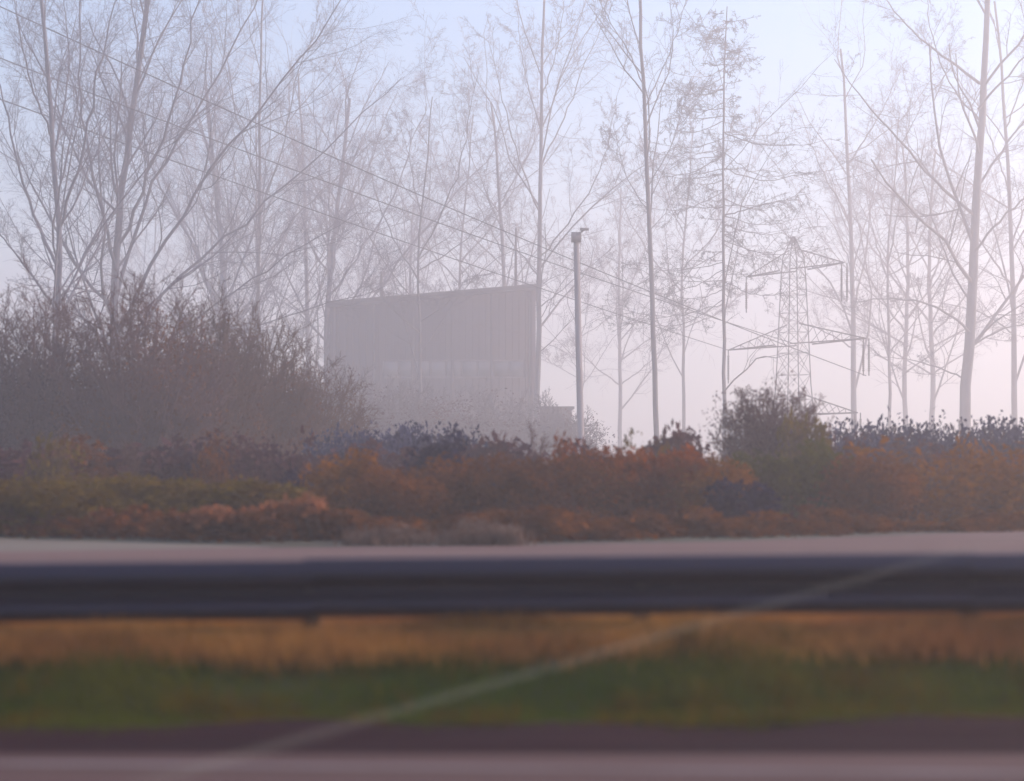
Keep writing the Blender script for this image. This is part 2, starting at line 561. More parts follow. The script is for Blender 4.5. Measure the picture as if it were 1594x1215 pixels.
# right-hand tree with heavy ascending limbs
tree('bare_tree', 'tall bare tree with thick straight trunk and budding limbs at right edge', 120, [
    ([(1500, 690, 0), (1507, 560, 0), (1518, 380, 0), (1528, 180, 0), (1538, 0, 0), (1545, -120, 0)], 15, 5),
    ([(1512, 520, 0), (1470, 480, -3), (1400, 462, -5), (1330, 470, -6)], 5, 1.2),
    ([(1517, 335, 0), (1450, 280, -2), (1380, 195, -4), (1320, 130, -5), (1300, 90, -6)], 6, 1.2),
    ([(1526, 130, 0), (1470, 90, 2), (1410, 40, 3), (1365, -20, 4)], 5, 1.5),
    ([(1527, 190, 0), (1475, 130, 1), (1450, 60, 2), (1440, -20, 3)], 3.5, 1),
    ([(1516, 300, 0), (1560, 230, 2), (1600, 180, 3), (1650, 90, 4)], 5, 1.5),
    ([(1522, 170, 0), (1565, 120, -3), (1620, 60, -4), (1660, -10, -5)], 4.5, 1.2),
    ([(1512, 400, 0), (1555, 340, -2), (1620, 290, -3), (1680, 250, -4)], 5, 1.2),
    ([(1508, 540, 0), (1560, 510, 2), (1620, 500, 4)], 4, 1.2),
    ([(1512, 470, 0), (1470, 400, 3), (1440, 300, 4), (1425, 200, 5)], 4, 1),
    ([(1506, 590, 0), (1430, 560, 3), (1370, 555, 4)], 3, .8)], 11, 'bark_pale', 'twig_mauve', (8, 7, 5), (.34, .4, .42), (48, 42, 45), .05)
# larch-like tree with level drooping boughs
larch_l = [([(1128, 690, 0), (1127, 450, 0), (1124, 250, 0), (1128, 100, 0), (1132, 10, 0)], 5.5, 1.2)]
rr = np.random.default_rng(5)
for i in range(40):
    y = 28 + 11.5 * i + rr.uniform(-6, 6)
    ln = (34 + (y - 20) * .36) * rr.uniform(.45, 1.2)
    s = -1 if rr.random() < .5 else 1
    dp = rr.uniform(-8, 8)
    sag = rr.uniform(.02, .34)
    larch_l.append(([(1126, y, 0), (1126 + s * ln * .45, y + ln * sag, dp * .5), (1126 + s * ln, y + ln * (sag - .12), dp)], 1.7, .4))
for i in range(34):                                    # short bushy boughs close to the stem
    y = 24 + 13 * i + rr.uniform(-5, 5)
    ln = rr.uniform(14, 34) + i * .7
    an = rr.uniform(0, 6.28)
    larch_l.append(([(1126, y, 0), (1126 + math.cos(an) * ln * .5, y + 2, math.sin(an) * 1.2), (1126 + math.cos(an) * ln, y - 3, math.sin(an) * 2.2)], 1.2, .3))
for pts in ([(1126, 205, 0), (1170, 225, -3), (1240, 228, -4), (1290, 215, -5)], [(1126, 262, 0), (1190, 285, 3), (1250, 270, 4), (1320, 262, 5)], [(1126, 240, 0), (1080, 270, -3), (1030, 275, -4)], [(1126, 335, 0), (1200, 315, -3), (1262, 300, -4)]):
    larch_l.append((pts, 2.4, .6))
tree('larch_tree', 'tall conifer with level drooping boughs in the middle of the right half', 105, larch_l, 21, 'bark_grey', 'conifer_needles', (9, 5, 4), (.36, .36, .4), (55, 55, 50), -.03, .16, .013, kids4=3)
# slender straight stem
tree('slender_tree', 'very slim straight stemmed tree just right of the lamp pole', 95, [
    ([(1022, 690, 0), (1020, 560, 0), (1012, 380, 0), (1005, 200, 0), (998, 60, 0), (995, -40, 0)], 7, 3.5),
    ([(1003, 170, 0), (1030, 110, 2), (1062, 30, 3), (1075, -40, 4)], 2.4, .9),
    ([(1001, 130, 0), (975, 70, -2), (940, 20, -3), (920, -40, -3)], 2.2, .8),
    ([(1008, 290, 0), (1045, 230, -2), (1068, 150, -3)], 2, .7),
    ([(1009, 330, 0), (970, 270, 2), (955, 190, 3)], 2, .7)], 31, 'bark_grey', 'twig_mauve', (8, 6, 5), (.30, .4, .42), (38, 42, 45), .12, t0=(.45, .2, .15))
# birch in the middle
t_birch = tree('birch_tree', 'feathery bare birch rising behind the right end of the building', 125, [
    ([(836, 690, 0), (838, 450, 0), (842, 250, 0), (845, 80, 0), (848, -30, 0)], 8, 2.5),
    ([(840, 330, 0), (800, 230, -3), (775, 120, -4), (760, 60, -5)], 3, .8),
    ([(842, 260, 0), (880, 180, 3), (915, 90, 4), (950, 10, 5)], 3, .8),
    ([(841, 200, 0), (815, 110, 3), (805, 20, 4)], 2.5, .8),
    ([(839, 400, 0), (900, 330, -3), (945, 240, -4), (960, 150, -5)], 3, .8),
    ([(839, 430, 0), (780, 360, 3), (740, 260, 4), (720, 180, 5)], 3, .8),
    ([(838, 480, 0), (900, 430, 3), (960, 380, 4)], 2.5, .7),
    ([(843, 150, 0), (868, 80, -2), (880, -10, -3)], 2.2, .7)], 41, 'bark_pale', 'twig_mauve', (9, 7, 5), (.36, .42, .45), (40, 42, 45), .07)
# smaller tree in front of the building
t_small = tree('bare_tree', 'small twisted bare tree standing in front of the building', 110, [
    ([(655, 690, 0), (655, 560, 0), (650, 430, 0), (655, 330, 0), (668, 230, 0), (672, 150, 0)], 5, 1.2),
    ([(652, 400, 0), (690, 330, -2), (720, 250, -3), (735, 150, -4), (745, 110, -4)], 3, .8),
    ([(653, 440, 0), (610, 370, 2), (580, 290, 3), (570, 210, 4)], 3, .7),
    ([(652, 420, 0), (705, 390, 2), (760, 340, 3), (790, 280, 4)], 2.6, .7),
    ([(655, 340, 0), (640, 260, 2), (622, 190, 3)], 2.2, .7),
    ([(655, 500, 0), (700, 470, -2), (735, 420, -3)], 2.2, .6),
    ([(654, 520, 0), (610, 480, -2), (570, 440, -3)], 2.2, .6)], 51, 'bark_grey', 'twig_mauve', (8, 7, 5), (.40, .42, .45), (44, 44, 45), .06)
# big fanned group at the left
LT = 'broad bare tree fanning many leaning limbs to the right, above the thicket'
t_fan = tree('bare_tree', LT, 85, [
    ([(180, 700, 0), (175, 520, 0), (185, 330, 0), (210, 150, 0), (235, -40, 0)], 12, 5),
    ([(180, 520, 0), (250, 380, -2), (350, 230, -3), (470, 90, -4), (545, -20, -5)], 7, 1.6),
    ([(180, 470, 0), (230, 300, 2), (320, 150, 3), (390, 20, 4), (430, -60, 4)], 7, 1.6),
    ([(178, 560, 0), (280, 430, 2), (420, 310, 4), (540, 200, 5), (630, 120, 6)], 6, 1.2),
    ([(182, 420, 0), (140, 260, -2), (120, 120, -3), (130, -40, -4)], 6, 2),
    ([(185, 380, 0), (260, 200, -3), (300, 60, -4), (320, -60, -5)], 6, 1.6),
    ([(178, 600, 0), (300, 500, -3), (440, 400, -4), (560, 330, -5)], 5, 1),
    ([(190, 300, 0), (200, 160, 4), (260, 40, 5), (300, -40, 5)], 4, 1.2),
    ([(178, 600, 0), (330, 540, 4), (470, 480, 5), (600, 450, 5)], 4, 1)], 61, 'bark_slate', 'twig_slate', (16, 8, 5), (.34, .46, .50), (36, 42, 45), .07, .12, .0072, kids4=4)
tree('bare_tree', 'dark forked bare tree at the far left edge', 75, [
    ([(85, 720, 0), (85, 540, 0), (95, 380, 0), (80, 200, 0), (70, 60, 0), (60, -60, 0)], 9, 4),
    ([(92, 420, 0), (40, 300, 2), (10, 180, 3), (-20, 60, 4)], 6, 1.6),
    ([(90, 360, 0), (130, 240, -2), (150, 110, -3), (190, -20, -4)], 6, 1.6),
    ([(86, 480, 0), (30, 400, -2), (-30, 330, -3)], 5, 1.2),
    ([(84, 240, 0), (110, 120, 2), (100, -10, 3)], 4, 1.2),
    ([(82, 220, 0), (40, 110, -2), (20, -20, -3)], 4, 1.2),
    ([(88, 460, 0), (150, 370, 2), (190, 270, 3), (215, 180, 4)], 4, 1)], 71, 'bark_slate', 'twig_slate', (14, 8, 5), (.36, .46, .50), (38, 42, 45), .07, .12, .0072, kids4=4)
tree('bare_tree', 'thin upright bare tree crossed by the cables, left of centre', 115, [
    ([(402, 690, 0), (402, 480, 0), (405, 300, 0), (403, 150, 0), (410, -20, 0)], 6, 2),
    ([(404, 340, 0), (440, 230, -2), (460, 120, -3), (500, 20, -4)], 3, .9),
    ([(403, 300, 0), (370, 190, 2), (350, 80, 3), (330, 0, 4)], 3, .9),
    ([(403, 420, 0), (460, 330, 3), (530, 270, 4), (580, 220, 4)], 3, .8),
    ([(403, 450, 0), (350, 360, -3), (310, 280, -4)], 3, .8)], 81, 'bark_grey', 'twig_mauve', (10, 7, 5), (.38, .42, .45), (40, 42, 45), .08)
bg1 = tree('bare_tree', 'bare tree with loose twiggy crown at the right border, behind the budding tree', 140, [
    ([(1580, 690, 0), (1578, 480, 0), (1570, 280, 0), (1560, 120, 0), (1550, 0, 0)], 8, 2.5),
    ([(1578, 450, 0), (1530, 380, -3), (1480, 320, -4), (1440, 280, -4)], 3.5, .9),
    ([(1575, 380, 0), (1610, 280, 3), (1640, 180, 4)], 3.5, .9),
    ([(1572, 300, 0), (1540, 210, 3), (1510, 120, 4)], 3, .9),
    ([(1579, 520, 0), (1520, 480, 3), (1450, 470, 4)], 3, .8),
    ([(1565, 200, 0), (1600, 110, -3), (1630, 30, -4)], 3, .8)], 91, 'bark_grey', 'twig_mauve', (9, 6, 4), (.40, .44, .47), (42, 42, 45), .06, kids4=3)
bg2 = tree('bare_tree', 'round twiggy bare tree right of the pylon, left of the budding tree', 165, [
    ([(1410, 690, 0), (1408, 560, 0), (1415, 420, 0), (1410, 300, 0), (1405, 220, 0)], 7, 2),
    ([(1410, 520, 0), (1350, 430, -3), (1310, 340, -4), (1290, 270, -4)], 3.5, .9),
    ([(1410, 500, 0), (1470, 420, 3), (1515, 340, 4), (1540, 270, 4)], 3.5, .9),
    ([(1412, 440, 0), (1380, 340, 3), (1360, 260, 4)], 3, .9),
    ([(1412, 420, 0), (1450, 330, -3), (1470, 250, -4)], 3, .9),
    ([(1409, 580, 0), (1480, 530, -3), (1540, 480, -4)], 3, .8),
    ([(1409, 580, 0), (1340, 530, 3), (1280, 490, 4)], 3, .8)], 101, 'bark_grey', 'twig_mauve', (10, 7, 5), (.40, .44, .47), (42, 42, 45), .06, .13, .013, kids4=3)
# copies further back
GL, GG = 'bare tree fading into the haze in the row behind the building and pylon', 'faded trees of the back row'
r = np.random.default_rng(77)
SRC = [t_small, bg2, t_small, bg1]
for i, px in enumerate([240, 330, 400, 480, 560, 640, 720, 790, 900, 965, 1065, 1330, 1385, 1450]):
    d = 190 + r.uniform(0, 60)
    x = (px - CX) / F * d
    s = r.uniform(.95, 1.35) * (1.15 if i % 2 == 0 else .85)
    copy_tree(SRC[i % 4], (x, d, gz(x, d)), r.uniform(0, 6.28), (s, s * r.uniform(.85, 1.0)), GL, GG)

for i, (px, d, s, a) in enumerate(((350, 175, 1.2, 2.5), (510, 180, 1.2, .6))):
    x = (px - CX) / F * d
    copy_tree(t_fan, (x, d, gz(x, d)), a, (s, s), ('hazy spreading bare tree above the right slope of the thicket', 'hazy spreading bare tree above the left end of the building roof', 'hazy spreading bare tree behind the forked tree at the left edge')[i], 'faded spreading trees on the left')

# ------------------------------------------------------------------ shrubs with leaves
def leaf_cloud(n, seed, size=.055, blobs=9, flat=.75):
    """unit crown (width 1, height 1, base at z=0): leaf-sized faces in clumps"""
    r = np.random.default_rng(seed)
    c = r.normal(0, 1, (blobs, 3)); c = nrm(c) * r.uniform(.1, .36, (blobs, 1))
    c[:, 2] = np.abs(c[:, 2]) * .9 + .32
    br = r.uniform(.13, .24, blobs)
    k = r.integers(0, blobs, n)
    dirs = nrm(r.normal(size=(n, 3)))
    p = c[k] + dirs * (br[k] * r.uniform(.45, 1.12, n) ** .7)[:, None]
    p[:, 2] = np.clip(p[:, 2], .02, None)
    m = int(n * .22)                                   # low skirt
    p[:m] = np.stack([r.normal(0, .22, m), r.normal(0, .22, m), r.uniform(.02, .4, m)], 1)
    p[:, 2] /= np.percentile(p[:, 2], 98.5)
    p[:, :2] /= np.percentile(np.abs(p[:, :2]), 96) * 2
    a = nrm(r.normal(size=(n, 3))); b = nrm(np.cross(a, r.normal(size=(n, 3))))
    s = (size * r.uniform(.5, 1.2, n))[:, None]
    v = np.stack([p - a * s, p + b * s * .5, p + a * s, p - b * s * .5], 1).reshape(-1, 3)
    i = np.arange(n)[:, None] * 4
    return v, [np.concatenate([i, i + 1, i + 2, i + 3], 1)]


def stems(seed, n=7):
    r = np.random.default_rng(seed)
    pts = []; rad = []
    for i in range(n):
        an = r.uniform(0, 6.28); R = r.uniform(.05, .36); hh = r.uniform(.55, .98)
        P = [(0.03 * math.cos(an), .03 * math.sin(an), -.05), (R * .4 * math.cos(an), R * .4 * math.sin(an), hh * .4), (R * math.cos(an), R * math.sin(an), hh)]
        pts.append(resample(P, 8)); rad.append(np.linspace(.011, .003, 8))
    pts = np.array(pts); rad = np.array(rad)
    p1, r1 = branch_level(r, pts, rad, 9, 38, .38, 5, .25, .12, .15, .5, minr=.0022)
    p2, r2 = branch_level(r, p1, r1, 5, 40, .45, 4, .2, .08, .15, .6, minr=.0016)
    return join([tubes(pts, rad, 5), tubes(p1, r1, 3), tubes(p2, r2, 3)])


CROWN = [mesh_from('crown', *leaf_cloud((5600, 4200, 7000, 4600, 6200, 3800)[i], 200 + i, (.036, .052, .030, .046, .034, .058)[i], blobs=(11, 14, 9, 16, 12, 13)[i])) for i in range(6)]
THICK = [mesh_from('dead_leaves', *leaf_cloud(9000, 260 + i, .014, blobs=16)) for i in range(2)]
SPARSE = [mesh_from('crown', *leaf_cloud(1300, 220 + i, .05)) for i in range(3)]
STEM = [mesh_from('trunk', *stems(240 + i)) for i in range(5)]
HEDGE = 'shrubs of the autumn hedge beyond the far road'


def shrub(label, px, d, top, wpx, leaf, i, stem='twig_brown', sparse=False, cat='shrub', name='hedge_shrub', group=HEDGE, depth=1.0):
    x, _, zt = at(px, top, d)
    zb = gz(x, d) - .05
    h = zt - zb; w = wpx / F * d
    r = random.Random(i * 13 + 5)
    root = tag(empty(name, (x, d, zb), r.uniform(0, 6.28)), label, cat, group)
    root.scale = (w, w * depth, h)
    link('crown', (SPARSE[i % 3] if sparse else CROWN[i % 6]), LEAF[leaf], root)
    link('trunk', STEM[i % 5], M[stem], root)
    return root


SH = [  # label, px, distance, top y, width px, leaf colour, sparse
    ('olive brown shrub at the left edge of the hedge, lowest in front of the thicket', 40, 34, 752, 210, 'olive', 0),
    ('purple brown shrub behind the leftmost olive one', -10, 42, 705, 230, 'purple', 0),
    ('dull olive shrub on the left above the lay-by strip', 150, 36, 745, 210, 'olive', 0),
    ('tall brown hedge shrub below the dark thicket, second from left', 120, 44, 700, 200, 'brown', 0),
    ('golden olive shrub left of the orange bracken', 260, 35, 750, 200, 'olive', 0),
    ('purple brown shrub with ragged top under the thicket edge', 250, 45, 700, 190, 'purple', 0),
    ('brown shrub with ragged upright twigs left of the blue gap', 385, 44, 694, 190, 'purple', 0),
    ('olive shrub directly behind the orange bracken strips', 385, 35, 752, 170, 'olive', 0),
    ('blue black shadowy shrub beside the right end of the orange bracken', 490, 38, 738, 80, 'blue', 0),
    ('rust and brown shrub right of the blue black one', 545, 37, 716, 140, 'amber', 0),
    ('low brown shrub behind the pale reeds, under the building', 620, 36, 735, 160, 'brown', 0),
    ('mauve shrub below the left half of the building', 600, 46, 706, 190, 'purple', 0),
    ('ochre shrub at the hedge middle below the building windows', 720, 37, 722, 150, 'brown', 0),
    ('brown purple shrub under the right end of the building', 770, 45, 695, 170, 'purple', 0),
    ('dark brown shrub right of the pale reeds', 850, 36, 716, 170, 'brown', 0),
    ('maroon shrub below the lamp pole', 915, 42, 704, 150, 'purple', 0),
    ('bright rust orange shrub left of the slim tree foot', 965, 37, 706, 140, 'rust', 0),
    ('bright rust orange shrub right of the slim tree foot', 1055, 36, 710, 150, 'rust', 0),
    ('glowing amber orange shrub left of the dome shaped bush', 1115, 35, 722, 110, 'amber', 0),
    ('dark maroon shrub above the orange ones', 1050, 44, 680, 110, 'purple', 0),
    ('grey green shrub below the dome shaped bush', 1195, 37, 712, 150, 'green', 0),
    ('olive green shrub below the pylon, right of the dome', 1275, 38, 704, 130, 'green', 0),
    ('brown shrub between the green one and the golden bare shrub', 1345, 36, 716, 150, 'brown', 0),
    ('golden brown sparse shrub with arching branches near right edge', 1440, 37, 700, 200, 'amber', 1),
    ('brown shrub behind the arching golden one', 1450, 45, 705, 210, 'purple', 0),
    ('golden brown sparse shrub cut by the right edge', 1575, 36, 706, 190, 'amber', 1),
    ('dull brown shrub low down at the right edge', 1560, 41, 716, 220, 'brown', 0),
    ('dark blue violet shrub above the left reed clump, below the building', 690, 40, 690, 110, 'blue', 0),
    ('violet shadowed shrub at the very foot of the hedge beside the blue black one', 470, 34, 790, 70, 'blue', 0),
    ('small olive tree with narrow ragged top left of the amber shrub', 1010, 40, 690, 60, 'olive', 1),
    ('narrow rust shrub with loose top right of the building corner', 885, 39, 688, 60, 'rust', 1),
    ('loose brown shrub sticking up above the bracken', 325, 42, 688, 70, 'brown', 1),
    ('loose purple shrub sticking up left of the far blue wood', 445, 42, 686, 70, 'purple', 1),
    ('loose olive shrub with thin top near the left edge of the hedge', 85, 41, 690, 80, 'olive', 1),
    ('loose violet shrub rising between dome bush and golden shrub', 1330, 42, 690, 80, 'purple', 1),
    ('deep violet shrub low in the hedge under the dome bush', 1150, 34, 755, 90, 'blue', 0),
    ('narrow amber shrub rising near the right edge', 1515, 40, 690, 70, 'amber', 1),
]
for i, (lb, px, d, top, w, lf, sp) in enumerate(SH):
    d = 24.5 + (d - 34) * .95 + max(0, px - 800) * .004
    shrub(lb, px, d, top, w * 1.15, lf, i, sparse=bool(sp))


def undergrowth():
    V = []; Q = []; n = 0
    r = np.random.default_rng(9)
    for i in range(34):
        v, f = leaf_cloud(700, 300 + i, .10)
        px = -150 + i * 56
        d = float(np.interp(px, [-150, 0, 200, 420, 800, 1150, 1594, 1750], [24.3, 24.1, 23.3, 22.5, 22.5, 23.6, 26.2, 26.8])) + r.uniform(0, .5)
        x = (px - CX) / F * d
        s = np.array([1.0, .7, r.uniform(.22, .48)])
        v = v * s + np.array([x, d, gz(x, d) - .1])
        V.append(v); Q.append(f[0] + n); n += len(v)
    return mesh_from('undergrowth', np.concatenate(V), [np.concatenate(Q)])


tag(link('undergrowth', undergrowth(), LEAF['brown']), 'brown undergrowth along the foot of the hedge', 'undergrowth', kind='stuff')

# bare twiggy bushes
def dome_bush(name, label, px, d, top, wpx, seed, mat='twig_purple', n=26, group=None, kids=(9, 6, 4), cat='bush', minr=.006, r1_=.34, trop=.08):
    r = np.random.default_rng(seed)
    x, _, zt = at(px, top, d)
    zb = gz(x, d)
    h = zt - zb; w = wpx / F * d / 2
    root = tag(empty(name, (x, d, zb)), label, cat, group)
    pts = []; rad = []
    for i in range(n):
        an = 2 * math.pi * i / n + r.uniform(-.3, .3)
        e = r.uniform(0, 1) ** .6
        R = w * math.sin(e * math.pi / 2) * .88; hh = h * (.50 + .42 * math.cos(e * math.pi / 2)) * r.uniform(.93, 1.03)
        P = [(r.normal(0, w * .08), r.normal(0, w * .08), -.1), (R * .35 * math.cos(an), R * .35 * math.sin(an), hh * .5), (R * math.cos(an), R * math.sin(an), hh)]
        pts.append(resample(P, 9)); rad.append(np.linspace(.035, .008, 9) * h / 4)
    pts = np.array(pts); rad = np.array(rad)
    p1, r1 = branch_level(r, pts, rad, kids[0], 36, r1_, 6, .25, trop, .13, .5, minr=minr * 1.4)
    p2, r2 = branch_level(r, p1, r1, kids[1], 40, .45, 4, .15, .06, .16, .6, minr=minr)
    p3, r3 = branch_level(r, p2, r2, kids[2], 40, .5, 3, .15, .05, .16, .7, minr=minr * .8)
    v, q = join([tubes(pts, rad, 5)])
    link('trunk', mesh_from('trunk', v, q), M[mat], root)
    v, q = join([tubes(p1, r1, 3), tubes(p2, r2, 3), tubes(p3, r3, 3)])
    link('crown', mesh_from('crown', v, q), M[mat], root)
    return root


db = dome_bush('dome_bush', 'round dome shaped purple brown bare bush in front of the pylon', 1203, 38, 588, 226, 401, n=110, kids=(11, 7, 4), minr=.0065, r1_=.20, trop=.0)
lv_ = link('dead_leaves', THICK[0], LEAF['purple'], db)
lv_.scale = (170 / F * 38, 170 / F * 38, (at(0, 588, 38)[2] - db.location.z) * .90)
dome_bush('round_bush', 'small round dark bush poking above the hedge right of the building', 833, 36, 668, 50, 402, n=14)
dome_bush('round_bush', 'small thin bush poking above the hedge below the lamp pole', 910, 36, 668, 44, 403, n=12)
dome_bush('round_bush', 'low dark rounded bush between slim tree and dome bush', 1050, 36, 676, 80, 404, n=16)
shrub('olive tuft growing over the right half of the dome bush', 1250, 35, 664, 80, 'olive', 41, group=None, name='olive_bush', cat='bush')
TH = 'dark bare thicket on the left'
for i, (px, d, top, w, lb) in enumerate((
        (60, 60, 455, 260, 'dark purple thicket bush at the left edge below the forked tree'),
        (215, 58, 425, 270, 'tallest dark thicket bush, second from left'),
        (320, 62, 470, 210, 'brown thicket bush on the right shoulder of the thicket'),
        (405, 66, 505, 170, 'grey brown thicket bush stepping down toward the building'),
        (480, 72, 560, 190, 'low grey thicket bush just left of the building'))):
    d *= .82
    top -= 12
    tb = dome_bush('thicket_bush', lb, px, d, top, w * 1.1, 410 + i, 'twig_purple' if i < 2 else 'twig_brown', 44, TH, (11, 8, 4), minr=.009)
    zt = at(px, top, d)[2] - gz(tb.location.x, d)
    lv_ = link('dead_leaves', THICK[i % 2], LEAF['purple' if i == 0 else 'brown'], tb)
    lv_.scale = (w * .92 / F * d, w * .9 / F * d, zt * .78)

for i, (px, d, top, w, lb) in enumerate((
        (500, 104, 565, 260, 'grey mauve hazy bush mass left of and before the building'),
        (620, 118, 590, 250, 'grey mauve hazy bush before the building below its windows'),
        (745, 124, 598, 250, 'grey mauve hazy bush before the right part of the building'),
        (862, 128, 622, 170, 'low hazy bush at the foot of the building\'s right corner'))):
    tb = dome_bush('hazy_bush', lb, px, d, top, w, 430 + i, 'twig_mauve', 40, 'hazy bushes before the building', (10, 7, 4), minr=.016)
    zt = at(px, top, d)[2] - gz(tb.location.x, d)
    lv_ = link('dead_leaves', THICK[i % 2], LEAF['purple'], tb)
    lv_.scale = (w * .95 / F * d, w * .8 / F * d, zt * .84)

for i, (px, top, w, lb) in enumerate((
        (205, 676, 60, 'spindly bare bush poking out of the hedge under the tallest thicket bush'),
        (365, 678, 50, 'spindly bare bush poking out of the hedge under the thicket\'s right slope'),
        (770, 676, 46, 'spindly bare bush poking above the hedge just left of the small round one'),
        (1395, 672, 70, 'spindly bare bush in front of the right blue wood'),
        (1545, 668, 80, 'spindly bare bush above the hedge at the right edge'))):
    dome_bush('spindly_bush', lb, px, 33 + i % 3, top, w, 450 + i, 'twig_brown', 9, 'spindly bushes along the hedge top', (6, 4, 3), minr=.005)

# pale reeds and orange bracken at the foot of the hedge
def reeds(label, pxs, d, top, leaf, seed, name, cat, n=500, wid=.014):
    r = np.random.default_rng(seed)
    x0 = at(pxs[0], 700, d)[0]; x1 = at(pxs[1], 700, d)[0]
    xm = (x0 + x1) / 2
    root = tag(empty(name, (xm, d, gz(xm, d))), label, cat)
    h = at(0, top, d)[2] - gz(xm, d)
    def zf(a, b): return 0
    v, f = blades(n, (x0 - xm, x1 - xm), (-.3, .3), h * .55, h * 1.1, wid, seed, lean=.35, zf=zf, clump=14)
    tag(link('stalks', mesh_from('stalks', v, f), LEAF[leaf], root), kind='stuff')
    r2 = np.random.default_rng(seed + 1)
    V, f2 = leaf_cloud(700, seed, .05)
    V = V * np.array([(x1 - x0) * 1.0, .5, h * .8])
    tag(link('plumes', mesh_from('plumes', V, f2), LEAF[leaf], root), kind='stuff')
    return root


reeds('pale feathery reed clump at the hedge foot, left one of two', (545, 670), 21.7, 808, 'pale', 501, 'reed_clump', 'reeds')
reeds('pale feathery reed clump at the hedge foot, right one, taller', (690, 810), 21.7, 796, 'pale', 502, 'reed_clump', 'reeds')


def bracken(label, pa, pb, d, seed):
    A = Vector(at(*pa, d)); B = Vector(at(*pb, d))
    c = (A + B) / 2
    root = tag(empty('bracken', (c.x, d, c.z)), label, 'bracken')
    r = np.random.default_rng(seed)
    n = 900
    t = r.uniform(0, 1, n)
    p = np.outer(1 - t, np.array(A - c)) + np.outer(t, np.array(B - c)) + r.normal(0, 1, (n, 3)) * np.array([.06, .10, .045])
    a = nrm(r.normal(size=(n, 3)) + np.array([1., 0, 0])); b = nrm(np.cross(a, r.normal(size=(n, 3))))
    s = (.05 * r.uniform(.5, 1.3, n))[:, None]
    v = np.stack([p - a * s, p + b * s * .5, p + a * s, p - b * s * .5], 1).reshape(-1, 3)
    i = np.arange(n)[:, None] * 4
    tag(link('fronds', mesh_from('fronds', v, [np.concatenate([i, i + 1, i + 2, i + 3], 1)]), LEAF['bracken'], root), kind='stuff')
    mb = MB()
    for k in range(7):
        tt = (k + .5) / 7
        q = (A - c).lerp(B - c, tt)
        mb.bar((q.x + .1, q.y + .15, gz(c.x, d) - c.z), q, .008, 4)
    tag(mb.build('stalks', M['twig_brown'], root), kind='stuff')


bracken('orange bracken frond strip lying on the hedge, short left one', (305, 806), (350, 800), 22.6, 511)
bracken('orange bracken frond strip lying on the hedge, long right one', (385, 803), (495, 784), 22.6, 512)

# ------------------------------------------------------------------ far blue wood
def far_wood(pa, pb, d, top, seed, n=46):
    r = np.random.default_rng(seed)
    parts = []; k = 0; V = []; Q = []
    for i in range(n):
        px = pa + (pb - pa) * (i + r.uniform(0, 1)) / n
        dd = d + r.uniform(-3, 4)
        x, _, zt = at(px, top(px) + r.uniform(-5, 7), dd)
        zb = gz(x, dd)
        v, f = leaf_cloud(1100, seed * 100 + i, .035)
        v = v * np.array([1.7, 1.7, (zt - zb) * 1.0]) + np.array([x, dd, zb])
        V.append(v); Q.append(f[0] + k); k += len(v)
    return mesh_from('blue_wood', np.concatenate(V), [np.concatenate(Q)])


tag(link('far_wood', far_wood(495, 735, 44, lambda p: 679 + abs(p - 630) * .10, 61), M['blue_wood']), 'bluish far wood showing above the hedge under the building', 'wood', kind='stuff')
tag(link('far_wood', far_wood(1290, 2000, 44, lambda p: 676 - min(9, max(0, p - 1500) * .09), 62, 115), M['blue_wood']), 'bluish far wood showing above the hedge at the right edge', 'wood', kind='stuff')

